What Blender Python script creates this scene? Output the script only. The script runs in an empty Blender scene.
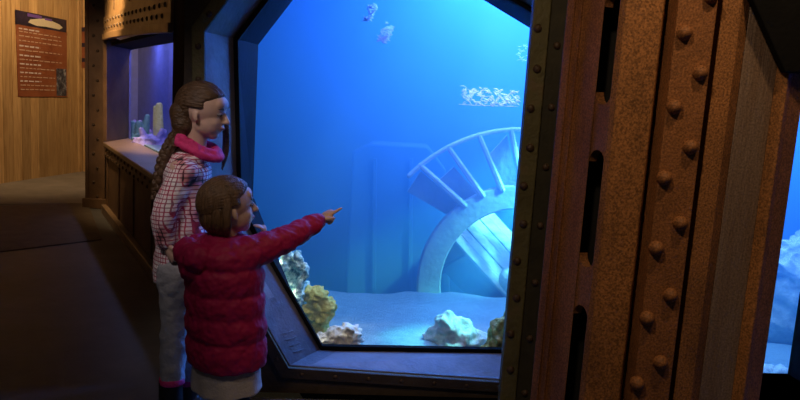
import bpy, bmesh, math, random
from mathutils import Vector, Matrix, Euler, noise
random.seed(11)
C = bpy.context.scene.collection
pi = math.pi
# ------------------------------------------------------------------ camera
F = 700.0; CAM = Vector((0, 0, 1.30)); PT = math.radians(8.3); RL = math.radians(3.6)
FW = Vector((0, math.cos(PT), -math.sin(PT)))
R0 = Vector((1, 0, 0)); U0 = Vector((0, math.sin(PT), math.cos(PT)))
RT = R0*math.cos(RL) + U0*math.sin(RL); UP = U0*math.cos(RL) - R0*math.sin(RL)
cd = bpy.data.cameras.new('camera'); co = bpy.data.objects.new('camera', cd); C.objects.link(co)
cd.sensor_width = 36; cd.lens = F/800*36; cd.clip_start = 0.02
M = Matrix((RT, UP, -FW)).transposed().to_4x4(); M.translation = CAM; co.matrix_world = M
bpy.context.scene.camera = co
vs = bpy.context.scene.view_settings
bpy.context.scene.display_settings.display_device = 'sRGB'
vs.view_transform = 'Standard'; vs.look = 'None'; vs.gamma = 1; vs.use_curve_mapping = False; vs.exposure = 0

def ray(x, y): return FW + RT*((x-400)/F) + UP*((200-y)/F)
def at(x, y, Y):
    d = ray(x, y); return CAM + d*(Y/d.y)
def on_plane(x, y, p0, n):
    d = ray(x, y); return CAM + d*((p0-CAM).dot(n)/d.dot(n))
def ground(x, y, z=0.0):
    d = ray(x, y); return CAM + d*((z-CAM.z)/d.z)

# ------------------------------------------------------------------ mesh building
ORG = {}
class MB:
    def __init__(s): s.v = []; s.f = []; s.T = Matrix()
    def add(s, vs_, fs_):
        o = len(s.v); s.v += [s.T @ Vector(v) for v in vs_]; s.f += [tuple(i+o for i in f) for f in fs_]; return s
    def box(s, c, d, rot=None):
        R = rot if rot is not None else Matrix.Identity(3); c = Vector(c)
        p = [c + R @ Vector((sx*d[0]/2, sy*d[1]/2, sz*d[2]/2)) for sx in (-1, 1) for sy in (-1, 1) for sz in (-1, 1)]
        return s.add(p, [(0,1,3,2),(4,6,7,5),(0,4,5,1),(2,3,7,6),(0,2,6,4),(1,5,7,3)])
    def prism(s, pts, off):
        n = len(pts); off = Vector(off); a = [Vector(p) for p in pts]; b = [p+off for p in a]
        return s.add(a+b, [tuple(range(n))[::-1], tuple(range(n, 2*n))] + [(i, (i+1)%n, n+(i+1)%n, n+i) for i in range(n)])
    def frame(s, A, B, off, closed=True):
        """strip between two outlines A (outer) and B (inner), thickened by off"""
        n = len(A); off = Vector(off); V = [Vector(p) for p in A]+[Vector(p) for p in B]; V += [p+off for p in V]
        fs = []
        for i in range(n if closed else n-1):
            j = (i+1) % n
            fs += [(i, j, n+j, n+i), (2*n+i, 3*n+i, 3*n+j, 2*n+j), (i, 2*n+i, 2*n+j, j), (n+i, n+j, 3*n+j, 3*n+i)]
        if not closed:
            fs += [(0, n, 3*n, 2*n), (n-1, 3*n-1, 4*n-1, 2*n-1)]
        return s.add(V, fs)
    def band(s, A, B, t=0.012):
        """skin between outline A and outline B (different depths), closed, with a little thickness"""
        n = len(A); V = [Vector(p) for p in A]+[Vector(p) for p in B]
        c = sum(V, Vector())/len(V)
        def grow(p): q = p-c; q.y = 0; return p + q.normalized()*t
        V += [grow(p) for p in V]; fs = []
        for i in range(n):
            j = (i+1) % n
            fs += [(i, n+i, n+j, j), (2*n+i, 2*n+j, 3*n+j, 3*n+i), (i, j, 2*n+j, 2*n+i), (n+i, 3*n+i, 3*n+j, n+j)]
        return s.add(V, fs)
    def rings(s, rs, cap=True):
        n = len(rs[0]); V = [p for r in rs for p in r]; fs = []
        for k in range(len(rs)-1):
            for i in range(n):
                j = (i+1) % n; fs.append((k*n+i, k*n+j, (k+1)*n+j, (k+1)*n+i))
        if cap: fs += [tuple(range(n))[::-1], tuple(range((len(rs)-1)*n, len(rs)*n))]
        return s.add(V, fs)
    def tube(s, pts, rad, n=14, caps=True, flat=1.0, up=None):
        pts = [Vector(p) for p in pts]; P, Rr = [], []
        if not hasattr(rad, '__len__'): rad = [rad]*len(pts)
        tang = []
        for i in range(len(pts)):
            a = pts[max(i-1, 0)]; b = pts[min(i+1, len(pts)-1)]; tang.append((b-a).normalized())
        if caps:
            for q in (0.0, .35, .7, .92):
                an = q*pi/2; P.append((pts[0]-tang[0]*rad[0]*math.cos(an), max(rad[0]*math.sin(an), rad[0]*.02), tang[0]))
        for p, r, t in zip(pts, rad, tang): P.append((p, r, t))
        if caps:
            for q in (.92, .7, .35, 0.0):
                an = q*pi/2; P.append((pts[-1]+tang[-1]*rad[-1]*math.cos(an), max(rad[-1]*math.sin(an), rad[-1]*.02), tang[-1]))
        u = Vector(up) if up is not None else Vector((0.13, 0.21, 1)); rs = []
        for p, r, t in P:
            w = u - t*u.dot(t)
            if w.length < 1e-3: w = Vector((1, 0, 0)) - t*t.x
            w.normalize(); x = t.cross(w); u = w if up is None else u
            rs.append([p + x*r*math.cos(2*pi*i/n) + w*r*flat*math.sin(2*pi*i/n) for i in range(n)])
        return s.rings(rs)
    def ball(s, c, r, rot=None, nu=18, nv=12, fn=None):
        c = Vector(c); r = Vector((r, r, r)) if not hasattr(r, '__len__') else Vector(r)
        R = rot if rot is not None else Matrix.Identity(3); V = []; fs = []
        for j in range(nv+1):
            th = pi*j/nv
            for i in range(nu):
                ph = 2*pi*i/nu; d = Vector((math.sin(th)*math.cos(ph), math.sin(th)*math.sin(ph), math.cos(th)))
                if j in (0, nv): d = Vector((0, 0, 1 if j == 0 else -1))
                k = fn(d) if fn else 1.0
                V.append(c + R @ Vector((d.x*r.x*k, d.y*r.y*k, d.z*r.z*k)))
        for j in range(nv):
            for i in range(nu):
                k = (i+1) % nu; fs.append((j*nu+i, (j+1)*nu+i, (j+1)*nu+k, j*nu+k))
        return s.add(V, fs)
    def dome(s, c, nrm, r, h, n=14):
        """rivet head"""
        nrm = Vector(nrm).normalized(); t = nrm.orthogonal().normalized(); b = nrm.cross(t); c = Vector(c); rs = []
        for q, rr in ((-.25, 1), (0, 1), (.45, .86), (.8, .55), (.97, .22)):
            rs.append([c + nrm*h*q + (t*math.cos(2*pi*i/n)+b*math.sin(2*pi*i/n))*r*rr for i in range(n)])
        return s.rings(rs)
    def build(s, name, mat, parent=None, smooth=False, bevel=0, org=None, seg=2, merge=True):
        me = bpy.data.meshes.new(name)
        if parent is not None: o_ = ORG[parent.name]
        elif org is not None: o_ = Vector(org)
        else:
            lo = [min(v[i] for v in s.v) for i in range(3)]; hi = [max(v[i] for v in s.v) for i in range(3)]
            o_ = Vector(((lo[0]+hi[0])/2, (lo[1]+hi[1])/2, lo[2]))
        me.from_pydata([v-o_ for v in s.v], [], s.f)
        bm = bmesh.new(); bm.from_mesh(me)
        if merge: bmesh.ops.remove_doubles(bm, verts=bm.verts, dist=1e-5)
        bmesh.ops.recalc_face_normals(bm, faces=bm.faces)
        bm.to_mesh(me); bm.free()
        return link(name, me, mat, parent, o_, smooth, bevel, seg)
def link(name, me, mat, parent, o_, smooth=False, bevel=0, seg=2):
    ob = bpy.data.objects.new(name, me); C.objects.link(ob); me.materials.append(mat)
    if parent is not None: ob.parent = parent
    else: ob.location = o_
    ORG[ob.name] = o_
    if smooth:
        for p in me.polygons: p.use_smooth = True
    if bevel:
        b = ob.modifiers.new('bevel', 'BEVEL'); b.width = bevel; b.segments = seg; b.limit_method = 'ANGLE'; b.angle_limit = math.radians(40)
    return ob
def tag(o, label=None, cat=None, group=None, kind=None):
    if label: o['label'] = label
    if cat: o['category'] = cat
    if group: o['group'] = group
    if kind: o['kind'] = kind
    return o
def empty(name, loc):
    o = bpy.data.objects.new(name, None); C.objects.link(o); o.location = loc; o.empty_display_size = .05
    ORG[o.name] = Vector(loc); return o
def fuse(mb, name, mat, parent=None, voxel=.004, it=4, org=None, disp=None, fac=.5):
    """overlapping closed pieces -> one continuous skin"""
    me = bpy.data.meshes.new('tmp'); me.from_pydata([tuple(v) for v in mb.v], [], mb.f)
    bm = bmesh.new(); bm.from_mesh(me); bmesh.ops.remove_doubles(bm, verts=bm.verts, dist=1e-6)
    bmesh.ops.recalc_face_normals(bm, faces=bm.faces); bm.to_mesh(me); bm.free()
    t = bpy.data.objects.new('tmp', me); C.objects.link(t)
    r = t.modifiers.new('r', 'REMESH'); r.mode = 'VOXEL'; r.voxel_size = voxel
    if it:
        sm = t.modifiers.new('s', 'SMOOTH'); sm.factor = fac; sm.iterations = it
    dg = bpy.context.evaluated_depsgraph_get(); dg.update()
    nm = bpy.data.meshes.new_from_object(t.evaluated_get(dg)); nm.name = name
    bpy.data.objects.remove(t); bpy.data.meshes.remove(me)
    if disp:
        nv = [v.normal.copy() for v in nm.vertices]
        for v, n in zip(nm.vertices, nv): v.co += n*disp(v.co)
    o_ = ORG[parent.name] if parent is not None else Vector(org)
    for v in nm.vertices: v.co -= o_
    nm.materials.clear()
    return link(name, nm, mat, parent, o_, True)

def lerp(a, c, t): return a+(c-a)*t
RV = {}
def rivets(parent, items, r, h, mat, name='rivet', n=14):
    key = (r, h, mat.name, n)
    if key not in RV:
        m_ = MB(); m_.dome((0, 0, 0), (0, 0, 1), r, h, n); me = bpy.data.meshes.new(name); me.from_pydata([tuple(v) for v in m_.v], [], m_.f)
        me.materials.append(mat)
        for p in me.polygons: p.use_smooth = True
        RV[key] = me
    for p, nrm in items:
        o = bpy.data.objects.new(name, RV[key]); C.objects.link(o); o.parent = parent
        o.location = Vector(p)-ORG[parent.name]; o.rotation_euler = Vector(nrm).to_track_quat('Z', 'Y').to_euler(); ORG[o.name] = ORG[parent.name]
# ------------------------------------------------------------------ materials
def new_mat(name):
    m = bpy.data.materials.new(name); m.use_nodes = True
    return m, m.node_tree.nodes, m.node_tree.links, m.node_tree.nodes['Principled BSDF']
def ramp(N, stops):
    r = N.new('ShaderNodeValToRGB'); e = r.color_ramp.elements
    while len(e) < len(stops): e.new(.5)
    for k, (p, c) in zip(e, stops): k.position = p; k.color = (*c, 1)
    return r
def noisy(name, stops, scale=8, rough=.7, bump=.3, bscale=60, detail=6, stretch=(1, 1, 1), metal=0, spec=.5, bdist=.01, speck=0):
    m, N, L, B = new_mat(name)
    tc = N.new('ShaderNodeTexCoord'); mp = N.new('ShaderNodeMapping'); mp.inputs['Scale'].default_value = stretch
    L.new(tc.outputs['Object'], mp.inputs[0])
    n = N.new('ShaderNodeTexNoise'); n.inputs['Scale'].default_value = scale; n.inputs['Detail'].default_value = detail; n.inputs['Roughness'].default_value = .65
    L.new(mp.outputs[0], n.inputs[0]); r = ramp(N, stops); L.new(n.outputs['Fac'], r.inputs[0])
    if speck:
        ns = N.new('ShaderNodeTexNoise'); ns.inputs['Scale'].default_value = 170; ns.inputs['Detail'].default_value = 3; L.new(tc.outputs['Object'], ns.inputs[0])
        ms = N.new('ShaderNodeMapRange'); ms.inputs['From Min'].default_value = .35; ms.inputs['From Max'].default_value = .65; ms.inputs['To Min'].default_value = 1-speck; ms.inputs['To Max'].default_value = 1+speck
        L.new(ns.outputs['Fac'], ms.inputs['Value']); hv = N.new('ShaderNodeHueSaturation'); L.new(ms.outputs[0], hv.inputs['Value']); L.new(r.outputs[0], hv.inputs['Color']); L.new(hv.outputs[0], B.inputs['Base Color'])
    else: L.new(r.outputs[0], B.inputs['Base Color'])
    if bump:
        n2 = N.new('ShaderNodeTexNoise'); n2.inputs['Scale'].default_value = bscale; n2.inputs['Detail'].default_value = 5
        L.new(mp.outputs[0], n2.inputs[0]); b = N.new('ShaderNodeBump'); b.inputs['Strength'].default_value = bump; b.inputs['Distance'].default_value = bdist
        L.new(n2.outputs['Fac'], b.inputs['Height']); L.new(b.outputs[0], B.inputs['Normal'])
    B.inputs['Roughness'].default_value = rough; B.inputs['Metallic'].default_value = metal; B.inputs['Specular IOR Level'].default_value = spec
    return m
def two(name, a, b, **k): return noisy(name, [(.3, a), (.7, b)], **k)

m_rust = noisy('rust_brown', [(.25, (.10, .040, .015)), (.45, (.21, .082, .028)), (.6, (.28, .115, .040)), (.78, (.17, .09, .045))], scale=5, rough=.62, bump=.22, bscale=160, stretch=(1, 1, .35), spec=.3, speck=.4)
m_rust2 = noisy('rust_flange', [(.25, (.13, .055, .020)), (.5, (.26, .11, .036)), (.68, (.34, .14, .045)), (.8, (.20, .10, .04))], scale=6, rough=.6, bump=.3, bscale=200, stretch=(1, 1, .4), spec=.3, speck=.45)
m_rustplate = noisy('rust_plate', [(.3, (.17, .070, .026)), (.5, (.25, .10, .034)), (.66, (.30, .12, .042)), (.74, (.48, .13, .035))], scale=5, rough=.6, bump=.25, bscale=110, spec=.3, speck=.35)
m_web = noisy('worn_grey_brown', [(.3, (.14, .075, .04)), (.5, (.17, .11, .075)), (.7, (.21, .15, .115))], scale=6, rough=.55, bump=.4, bscale=90, stretch=(1.6, 1, .15), spec=.4, speck=.3)
m_olive = noisy('olive_paint', [(.3, (.075, .062, .022)), (.55, (.12, .105, .04)), (.75, (.16, .10, .05))], scale=9, rough=.6, bump=.5, bscale=60)
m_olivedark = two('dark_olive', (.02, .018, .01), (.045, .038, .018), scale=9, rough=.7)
m_black = two('black_steel', (.002, .002, .002), (.005, .0045, .0045), scale=8, rough=.85, bump=.2, spec=.15)
m_void = two('shaded_interior', (.003, .003, .003), (.006, .005, .005), scale=5, rough=.9, bump=0)  # near black stands in for shade deep in the column
m_ledge = noisy('slate_steel', [(.3, (.09, .085, .10)), (.6, (.14, .13, .15)), (.8, (.20, .19, .21))], scale=14, rough=.48, bump=.25, bscale=70)
m_reveal = noisy('painted_reveal', [(.3, (.15, .14, .15)), (.7, (.26, .25, .27))], scale=7, rough=.55, bump=.25, bscale=50)
m_frontwall = noisy('dark_riveted_wall', [(.3, (.03, .02, .012)), (.7, (.075, .05, .03))], scale=5, rough=.65, bump=.3)
m_bronze = noisy('bronze_sheet', [(.3, (.22, .12, .05)), (.55, (.33, .19, .08)), (.75, (.40, .25, .12))], scale=5, rough=.42, bump=.25, bscale=30)
m_bench = noisy('brown_steel', [(.3, (.10, .052, .026)), (.55, (.17, .09, .042)), (.75, (.22, .12, .06))], scale=4, rough=.55, bump=.3, bscale=50)
m_ledgetop = noisy('bronze_ledge', [(.3, (.22, .14, .08)), (.7, (.34, .22, .13))], scale=6, rough=.4, bump=.2, bscale=50)
m_rivet_dark = two('rivet_dark', (.05, .028, .014), (.10, .055, .026), scale=30, rough=.55, bump=.2)
m_floor = noisy('dark_concrete', [(.25, (.075, .072, .072)), (.5, (.11, .105, .10)), (.75, (.16, .15, .145))], scale=2.2, rough=.55, bump=.15, bscale=40, detail=9)
m_strip = noisy('brown_floor_strip', [(.3, (.12, .085, .06)), (.7, (.18, .135, .095))], scale=6, rough=.75, bump=.35, bscale=120)
m_floor2 = noisy('lit_concrete', [(.3, (.15, .13, .11)), (.7, (.24, .21, .18))], scale=3, rough=.7, bump=.2, bscale=50)  # paler tone carries the light falling on the far floor
m_tank = noisy('tank_paint', [(.3, (.06, .16, .40)), (.7, (.10, .22, .50))], scale=1.5, rough=.8, bump=.2, bscale=8)
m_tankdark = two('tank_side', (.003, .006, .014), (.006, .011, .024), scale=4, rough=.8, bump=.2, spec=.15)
m_sand = noisy('pale_sand', [(.3, (.19, .31, .37)), (.7, (.28, .43, .48))], scale=20, rough=.9, bump=.6, bscale=90)
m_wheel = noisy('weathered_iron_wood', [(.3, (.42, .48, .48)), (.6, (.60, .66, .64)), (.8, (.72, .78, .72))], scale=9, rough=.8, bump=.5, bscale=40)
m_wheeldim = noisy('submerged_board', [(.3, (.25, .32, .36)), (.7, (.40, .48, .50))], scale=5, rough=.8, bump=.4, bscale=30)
m_plank = noisy('pale_planks', [(.3, (.40, .46, .44)), (.5, (.64, .70, .66)), (.75, (.82, .86, .80))], scale=4, rough=.8, bump=.6, bscale=30, stretch=(.4, 6, 6))
m_rock = noisy('pale_rock', [(.3, (.30, .36, .34)), (.55, (.60, .66, .60)), (.75, (.82, .86, .78))], scale=16, rough=.85, bump=.8, bscale=45)
m_rockdark = noisy('dark_rock', [(.3, (.03, .035, .04)), (.7, (.08, .085, .09))], scale=8, rough=.85, bump=.7)
m_coralteal = noisy('teal_coral', [(.32, (.04, .11, .10)), (.45, (.22, .42, .38)), (.55, (.62, .82, .74)), (.7, (.12, .26, .26))], scale=34, rough=.8, bump=1.0, bscale=60)
m_coralyellow = noisy('yellow_coral', [(.3, (.22, .22, .04)), (.5, (.48, .46, .10)), (.7, (.66, .62, .20))], scale=14, rough=.8, bump=.9, bscale=50)
m_coralwhite = noisy('white_coral', [(.3, (.42, .40, .34)), (.5, (.74, .72, .64)), (.75, (.9, .88, .82))], scale=20, rough=.8, bump=.8, bscale=50)
m_wheeldark = None
m_coralgreen = noisy('olive_coral', [(.3, (.06, .07, .02)), (.5, (.32, .34, .12)), (.7, (.6, .62, .4))], scale=20, rough=.8, bump=.8, bscale=50)
m_glint = two('silvery_white', (.8, .85, .9), (.98, .98, .98), scale=30, rough=.35, bump=0)

def plank_wood(name, w):
    m, N, L, B = new_mat(name)
    tc = N.new('ShaderNodeTexCoord'); sp = N.new('ShaderNodeSeparateXYZ'); L.new(tc.outputs['Object'], sp.inputs[0])
    d = N.new('ShaderNodeMath'); d.operation = 'DIVIDE'; d.inputs[1].default_value = w; L.new(sp.outputs['X'], d.inputs[0])
    fl = N.new('ShaderNodeMath'); fl.operation = 'FLOOR'; L.new(d.outputs[0], fl.inputs[0])
    wn = N.new('ShaderNodeTexWhiteNoise'); wn.noise_dimensions = '1D'; L.new(fl.outputs[0], wn.inputs['W'])
    mp = N.new('ShaderNodeMapping'); mp.inputs['Scale'].default_value = (9, 1, .7); L.new(tc.outputs['Object'], mp.inputs[0])
    ad = N.new('ShaderNodeVectorMath'); L.new(mp.outputs[0], ad.inputs[0]); L.new(wn.outputs['Color'], ad.inputs[1])
    n = N.new('ShaderNodeTexNoise'); n.inputs['Scale'].default_value = 3.5; n.inputs['Detail'].default_value = 7; n.inputs['Distortion'].default_value = 1.2
    L.new(ad.outputs[0], n.inputs[0])
    r = ramp(N, [(.25, (.34, .19, .075)), (.5, (.50, .31, .135)), (.75, (.60, .40, .19))]); L.new(n.outputs['Fac'], r.inputs[0])
    hs = N.new('ShaderNodeHueSaturation'); L.new(r.outputs[0], hs.inputs['Color'])
    mr = N.new('ShaderNodeMapRange'); mr.inputs['To Min'].default_value = .78; mr.inputs['To Max'].default_value = 1.18; L.new(wn.outputs['Value'], mr.inputs['Value']); L.new(mr.outputs[0], hs.inputs['Value'])
    # knots
    vo = N.new('ShaderNodeTexVoronoi'); vo.inputs['Scale'].default_value = 2.2; mk = N.new('ShaderNodeMapping'); mk.inputs['Scale'].default_value = (2.2, 1, .8)
    L.new(tc.outputs['Object'], mk.inputs[0]); L.new(mk.outputs[0], vo.inputs['Vector'])
    kr = ramp(N, [(.03, (1, 1, 1)), (.07, (0, 0, 0))]); L.new(vo.outputs['Distance'], kr.inputs[0])
    mx = N.new('ShaderNodeMix'); mx.data_type = 'RGBA'; L.new(kr.outputs[0], mx.inputs['Factor']); L.new(hs.outputs[0], mx.inputs['A']); mx.inputs['B'].default_value = (.16, .075, .03, 1)
    L.new(mx.outputs['Result'], B.inputs['Base Color']); B.inputs['Roughness'].default_value = .5
    return m
m_planks = plank_wood('pine_planks', .155)
def flat(name, c, rough=.6, spec=.5):
    m, N, L, B = new_mat(name); n = N.new('ShaderNodeTexNoise'); n.inputs['Scale'].default_value = 25
    r = ramp(N, [(.3, tuple(x*.9 for x in c)), (.7, tuple(min(1, x*1.08) for x in c))]); L.new(n.outputs['Fac'], r.inputs[0]); L.new(r.outputs[0], B.inputs['Base Color'])
    B.inputs['Roughness'].default_value = rough; B.inputs['Specular IOR Level'].default_value = spec; return m
m_poster = noisy('poster_print', [(.3, (.20, .055, .025)), (.55, (.30, .10, .045)), (.75, (.36, .15, .075))], scale=3, rough=.35, bump=0)
m_postertop = noisy('poster_header', [(.35, (.015, .013, .02)), (.6, (.035, .025, .06)), (.75, (.12, .10, .16))], scale=6, rough=.35, bump=0)
m_ink = flat('pale_ink', (.62, .55, .55)); m_ink2 = flat('dim_ink', (.52, .36, .27)); m_purple = flat('purple_ink', (.16, .08, .36)); m_creamship = flat('cream_print', (.66, .58, .42))
m_photo = noisy('poster_photo', [(.4, (.02, .02, .03)), (.55, (.10, .11, .15)), (.7, (.5, .5, .55))], scale=14, rough=.35, bump=0)
m_skin = noisy('skin', [(.3, (.62, .40, .31)), (.7, (.72, .48, .38))], scale=14, rough=.5, bump=.08, bscale=120)
m_lip = flat('lip', (.38, .15, .13), .8, .1); m_eye = flat('eye_white', (.24, .22, .21), .7, .1); m_iris = flat('iris', (.03, .027, .025), .4, .3)
def hair_mat(name, a, b, st):
    return noisy(name, [(.3, a), (.7, b)], scale=18, rough=.42, bump=.7, bscale=30, stretch=st, detail=8)
m_hair_old = hair_mat('dark_blond_hair', (.045, .022, .010), (.15, .08, .036), (1.5, 5, 5))
m_hair_young = hair_mat('brown_blond_hair', (.06, .031, .014), (.21, .115, .055), (5, 5, .6))
m_puffer = noisy('crimson_puffer', [(.3, (.31, .004, .062)), (.7, (.43, .010, .095))], scale=10, rough=.6, bump=.2, bscale=45, bdist=.006, spec=.35)
m_skirt = noisy('pale_grey_cloth', [(.3, (.40, .36, .36)), (.7, (.54, .50, .49))], scale=10, rough=.85, bump=.25, bscale=140)
m_leg = flat('navy_leggings', (.015, .017, .035), .8); m_shoe = flat('black_shoe', (.01, .01, .012), .5)
m_jeans = noisy('pale_grey_jeans', [(.3, (.30, .31, .36)), (.7, (.44, .45, .50))], scale=12, rough=.85, bump=.35, bscale=120)
m_pink = noisy('magenta_fabric', [(.35, (.62, .015, .14)), (.65, (.80, .05, .25))], scale=22, rough=.75, bump=.35, bscale=90)
def jacket_mat():
    m, N, L, B = new_mat('checked_print_jacket'); tc = N.new('ShaderNodeTexCoord'); sp = N.new('ShaderNodeSeparateXYZ'); L.new(tc.outputs['Object'], sp.inputs[0])
    def mth(op, a, b=None):
        n = N.new('ShaderNodeMath'); n.operation = op
        for k, x in enumerate((a, b)):
            if x is None: continue
            if isinstance(x, (int, float)): n.inputs[k].default_value = x
            else: L.new(x, n.inputs[k])
        return n.outputs[0]
    u = mth('SUBTRACT', sp.outputs['X'], mth('MULTIPLY', sp.outputs['Y'], .8)); per = .0152
    fu = mth('ABSOLUTE', mth('SUBTRACT', mth('FRACT', mth('DIVIDE', u, per)), .5)); fv = mth('ABSOLUTE', mth('SUBTRACT', mth('FRACT', mth('DIVIDE', sp.outputs['Z'], per)), .5))
    line = mth('MAXIMUM', mth('GREATER_THAN', fu, .37), mth('GREATER_THAN', fv, .38))
    n1 = N.new('ShaderNodeTexNoise'); n1.inputs['Scale'].default_value = 11; n1.inputs['Detail'].default_value = 2; L.new(tc.outputs['Object'], n1.inputs[0])
    col = ramp(N, [(.30, (.06, .04, .05)), (.38, (.80, .30, .36)), (.45, (.95, .80, .84)), (.58, (.95, .90, .92)), (.70, (.85, .40, .46))]); L.new(n1.outputs['Fac'], col.inputs[0])
    lc = ramp(N, [(.38, (.02, .015, .02)), (.46, (.55, .06, .14)), (.58, (.30, .14, .18)), (.68, (.55, .06, .12))]); L.new(n1.outputs['Fac'], lc.inputs[0])
    mx = N.new('ShaderNodeMix'); mx.data_type = 'RGBA'; L.new(line, mx.inputs['Factor']); L.new(col.outputs[0], mx.inputs['A']); L.new(lc.outputs[0], mx.inputs['B'])
    L.new(mx.outputs['Result'], B.inputs['Base Color']); B.inputs['Roughness'].default_value = .7
    nb = N.new('ShaderNodeTexNoise'); nb.inputs['Scale'].default_value = 22; L.new(tc.outputs['Object'], nb.inputs[0]); bp = N.new('ShaderNodeBump'); bp.inputs['Strength'].default_value = .4; bp.inputs['Distance'].default_value = .01
    L.new(nb.outputs['Fac'], bp.inputs['Height']); L.new(bp.outputs[0], B.inputs['Normal'])
    return m
m_jacket = jacket_mat()
def glass_mat(name, ior=1.25):
    m, N, L, B = new_mat(name); N.remove(B); o = N['Material Output']
    t = N.new('ShaderNodeBsdfTransparent'); t.inputs[0].default_value = (.97, .985, 1, 1); g = N.new('ShaderNodeBsdfGlossy'); g.inputs['Roughness'].default_value = .03
    fr = N.new('ShaderNodeFresnel'); fr.inputs['IOR'].default_value = ior; mx = N.new('ShaderNodeMixShader'); ge = N.new('ShaderNodeNewGeometry')
    inv = N.new('ShaderNodeMath'); inv.operation = 'SUBTRACT'; inv.inputs[0].default_value = 1; L.new(ge.outputs['Backfacing'], inv.inputs[1])
    mu = N.new('ShaderNodeMath'); mu.operation = 'MULTIPLY'; L.new(fr.outputs[0], mu.inputs[0]); L.new(inv.outputs[0], mu.inputs[1]); L.new(mu.outputs[0], mx.inputs[0]); L.new(t.outputs[0], mx.inputs[1]); L.new(g.outputs[0], mx.inputs[2]); L.new(mx.outputs[0], o.inputs['Surface']); return m
m_glass = glass_mat('acrylic_pane')
def water_mat(dens, ab, scol, acol):
    m, N, L, B = new_mat('sea_water'); N.remove(B); o = N['Material Output']
    a = N.new('ShaderNodeVolumeScatter'); a.inputs['Color'].default_value = (*scol, 1); a.inputs['Density'].default_value = dens; a.inputs['Anisotropy'].default_value = .0
    b = N.new('ShaderNodeVolumeAbsorption'); b.inputs['Color'].default_value = (*acol, 1); b.inputs['Density'].default_value = ab
    s = N.new('ShaderNodeAddShader'); L.new(a.outputs[0], s.inputs[0]); L.new(b.outputs[0], s.inputs[1]); L.new(s.outputs[0], o.inputs['Volume']); return m
m_water = water_mat(.72, .25, (.09, .40, 1.0), (.05, .46, .99))

# ------------------------------------------------------------------ floor and far room
b = MB(); b.prism([(-6, -2, 0), (4, -2, 0), (4, 3.22, 0), (-.75, 2.81, 0), (-.82, 3.14, 0), (-1.3, 4.14, 0), (-2.75, 6.85, 0), (-2.85, 7.5, 0), (-1, 8.2, 0), (-1, 12, 0), (-6, 12, 0)], (0, 0, -.1)); tag(b.build('floor', m_floor), kind='structure')
# brown strip across the corridor and the lit far floor, painted in as paler concrete
q = [ground(-160, 272), ground(102, 240), ground(88, 204), ground(-160, 211)]
b = MB(); b.prism([v+Vector((0, 0, .001)) for v in q], (0, 0, .008))
tag(b.build('floor_strip', m_strip, bevel=.003), 'brown textured strip of flooring laid across the dark corridor', 'floor mat')
q = [ground(-160, 207), ground(86, 203.5), ground(86, 165), ground(-30, 165)]
b = MB(); b.prism([v+Vector((0, 0, .0005)) for v in q], (0, 0, .004)); tag(b.build('floor_lit_patch', m_floor2), kind='structure')

# wood wall on the left, receding; local x runs along the wall
wA = ground(0, 184); wB = ground(80, 172); wd = (wB-wA); wd.z = 0; wd.normalize(); wn = Vector((wd.y, -wd.x, 0))   # towards corridor
def wood_wall(name, origin, ang, length, w=.155, H=3.0):
    b = MB(); n = int(length/w)
    for i in range(n): b.box((i*w+w/2, .02, H/2), (w-.006, .04, H))
    b.box((n*w/2, .045, H/2), (n*w, .02, H))
    o = b.build(name, m_planks, bevel=.004, org=(0, 0, 0), merge=False); o.location = origin; o.rotation_euler = (0, 0, ang); ORG[o.name] = Vector(origin)
    return tag(o, kind='structure')
s0 = wA - wd*2.4; L1 = (wB-s0).length
wood_wall('wall_left', (s0.x, s0.y, 0), math.atan2(wd.y, wd.x), L1)
wood_wall('wall_back', (wB.x-.30, wB.y+.06, 0), 0.0, 4.0)
b = MB(); cpost = wB + wn*.0
b.box((wB.x-.012, wB.y+.0, 1.5), (.05, .085, 3.0)); tag(b.build('trim_1', m_planks, bevel=.006), kind='structure')
# posters
def wall_pt(x, y, off): return on_plane(x, y, wA+wn*off, wn)
po = empty('poster', wall_pt(41, 97, .004))
def pq(x0, y0, x1, y1, off, th=.002, sk=None):
    p = [wall_pt(*p_, off) for p_ in (sk or [(x0, y0), (x1, y0), (x1, y1), (x0, y1)])]
    return p, wn*th
def pp(u, v):     # u,v in 0..1 on the poster, v downwards
    tl, tr, br, bl = (15, 9.5), (66.3, 20), (67, 97), (18, 96.5)
    x = lerp(lerp(tl[0], tr[0], u), lerp(bl[0], br[0], u), v); y = lerp(lerp(tl[1], tr[1], u), lerp(bl[1], br[1], u), v); return x, y
def pquad(mb, u0, v0, u1, v1, off, th=.0012): mb.prism([wall_pt(*pp(u, v), off) for u, v in ((u0, v0), (u1, v0), (u1, v1), (u0, v1))], wn*th)
b = MB(); pquad(b, 0, 0, 1, 1, .003, .005); tag(b.build('sheet', m_poster, po))
b = MB(); pquad(b, .0, .0, 1, .165, .0085); tag(b.build('header_band', m_postertop, po), 'near black header band')
b = MB()
ship = [(.25, .12), (.3, .08), (.48, .05), (.62, .035), (.86, .075), (.93, .11), (.86, .14), (.6, .135), (.42, .145)]
b.prism([wall_pt(*pp(u, v), .010) for u, v in ship], wn*.001); b.build('ship_picture', m_creamship, po)
b = MB(); pquad(b, .24, .012, .52, .05, .0105); pquad(b, .58, .03, .72, .055, .0105); b.build('title_lettering', m_purple, po)
b = MB(); c_ = MB(); rows = [.20, .235, .285, .34, .40, .45, .51, .56, .61, .66, .71, .76, .81, .86, .91]
for k, v in enumerate(rows):
    head = k in (0, 4, 6, 8, 10, 12)
    u = .06; end = .48 if head else .9
    if v > .58: end = min(end, .76)
    while u < end:
        w_ = random.uniform(.04, .11); pquad(b if head else c_, u, v, min(u+w_, end), v+(.017 if head else .012), .0085); u += w_+.025
b.build('heading_letters', m_ink, po); c_.build('lettering', m_ink2, po)
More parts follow.
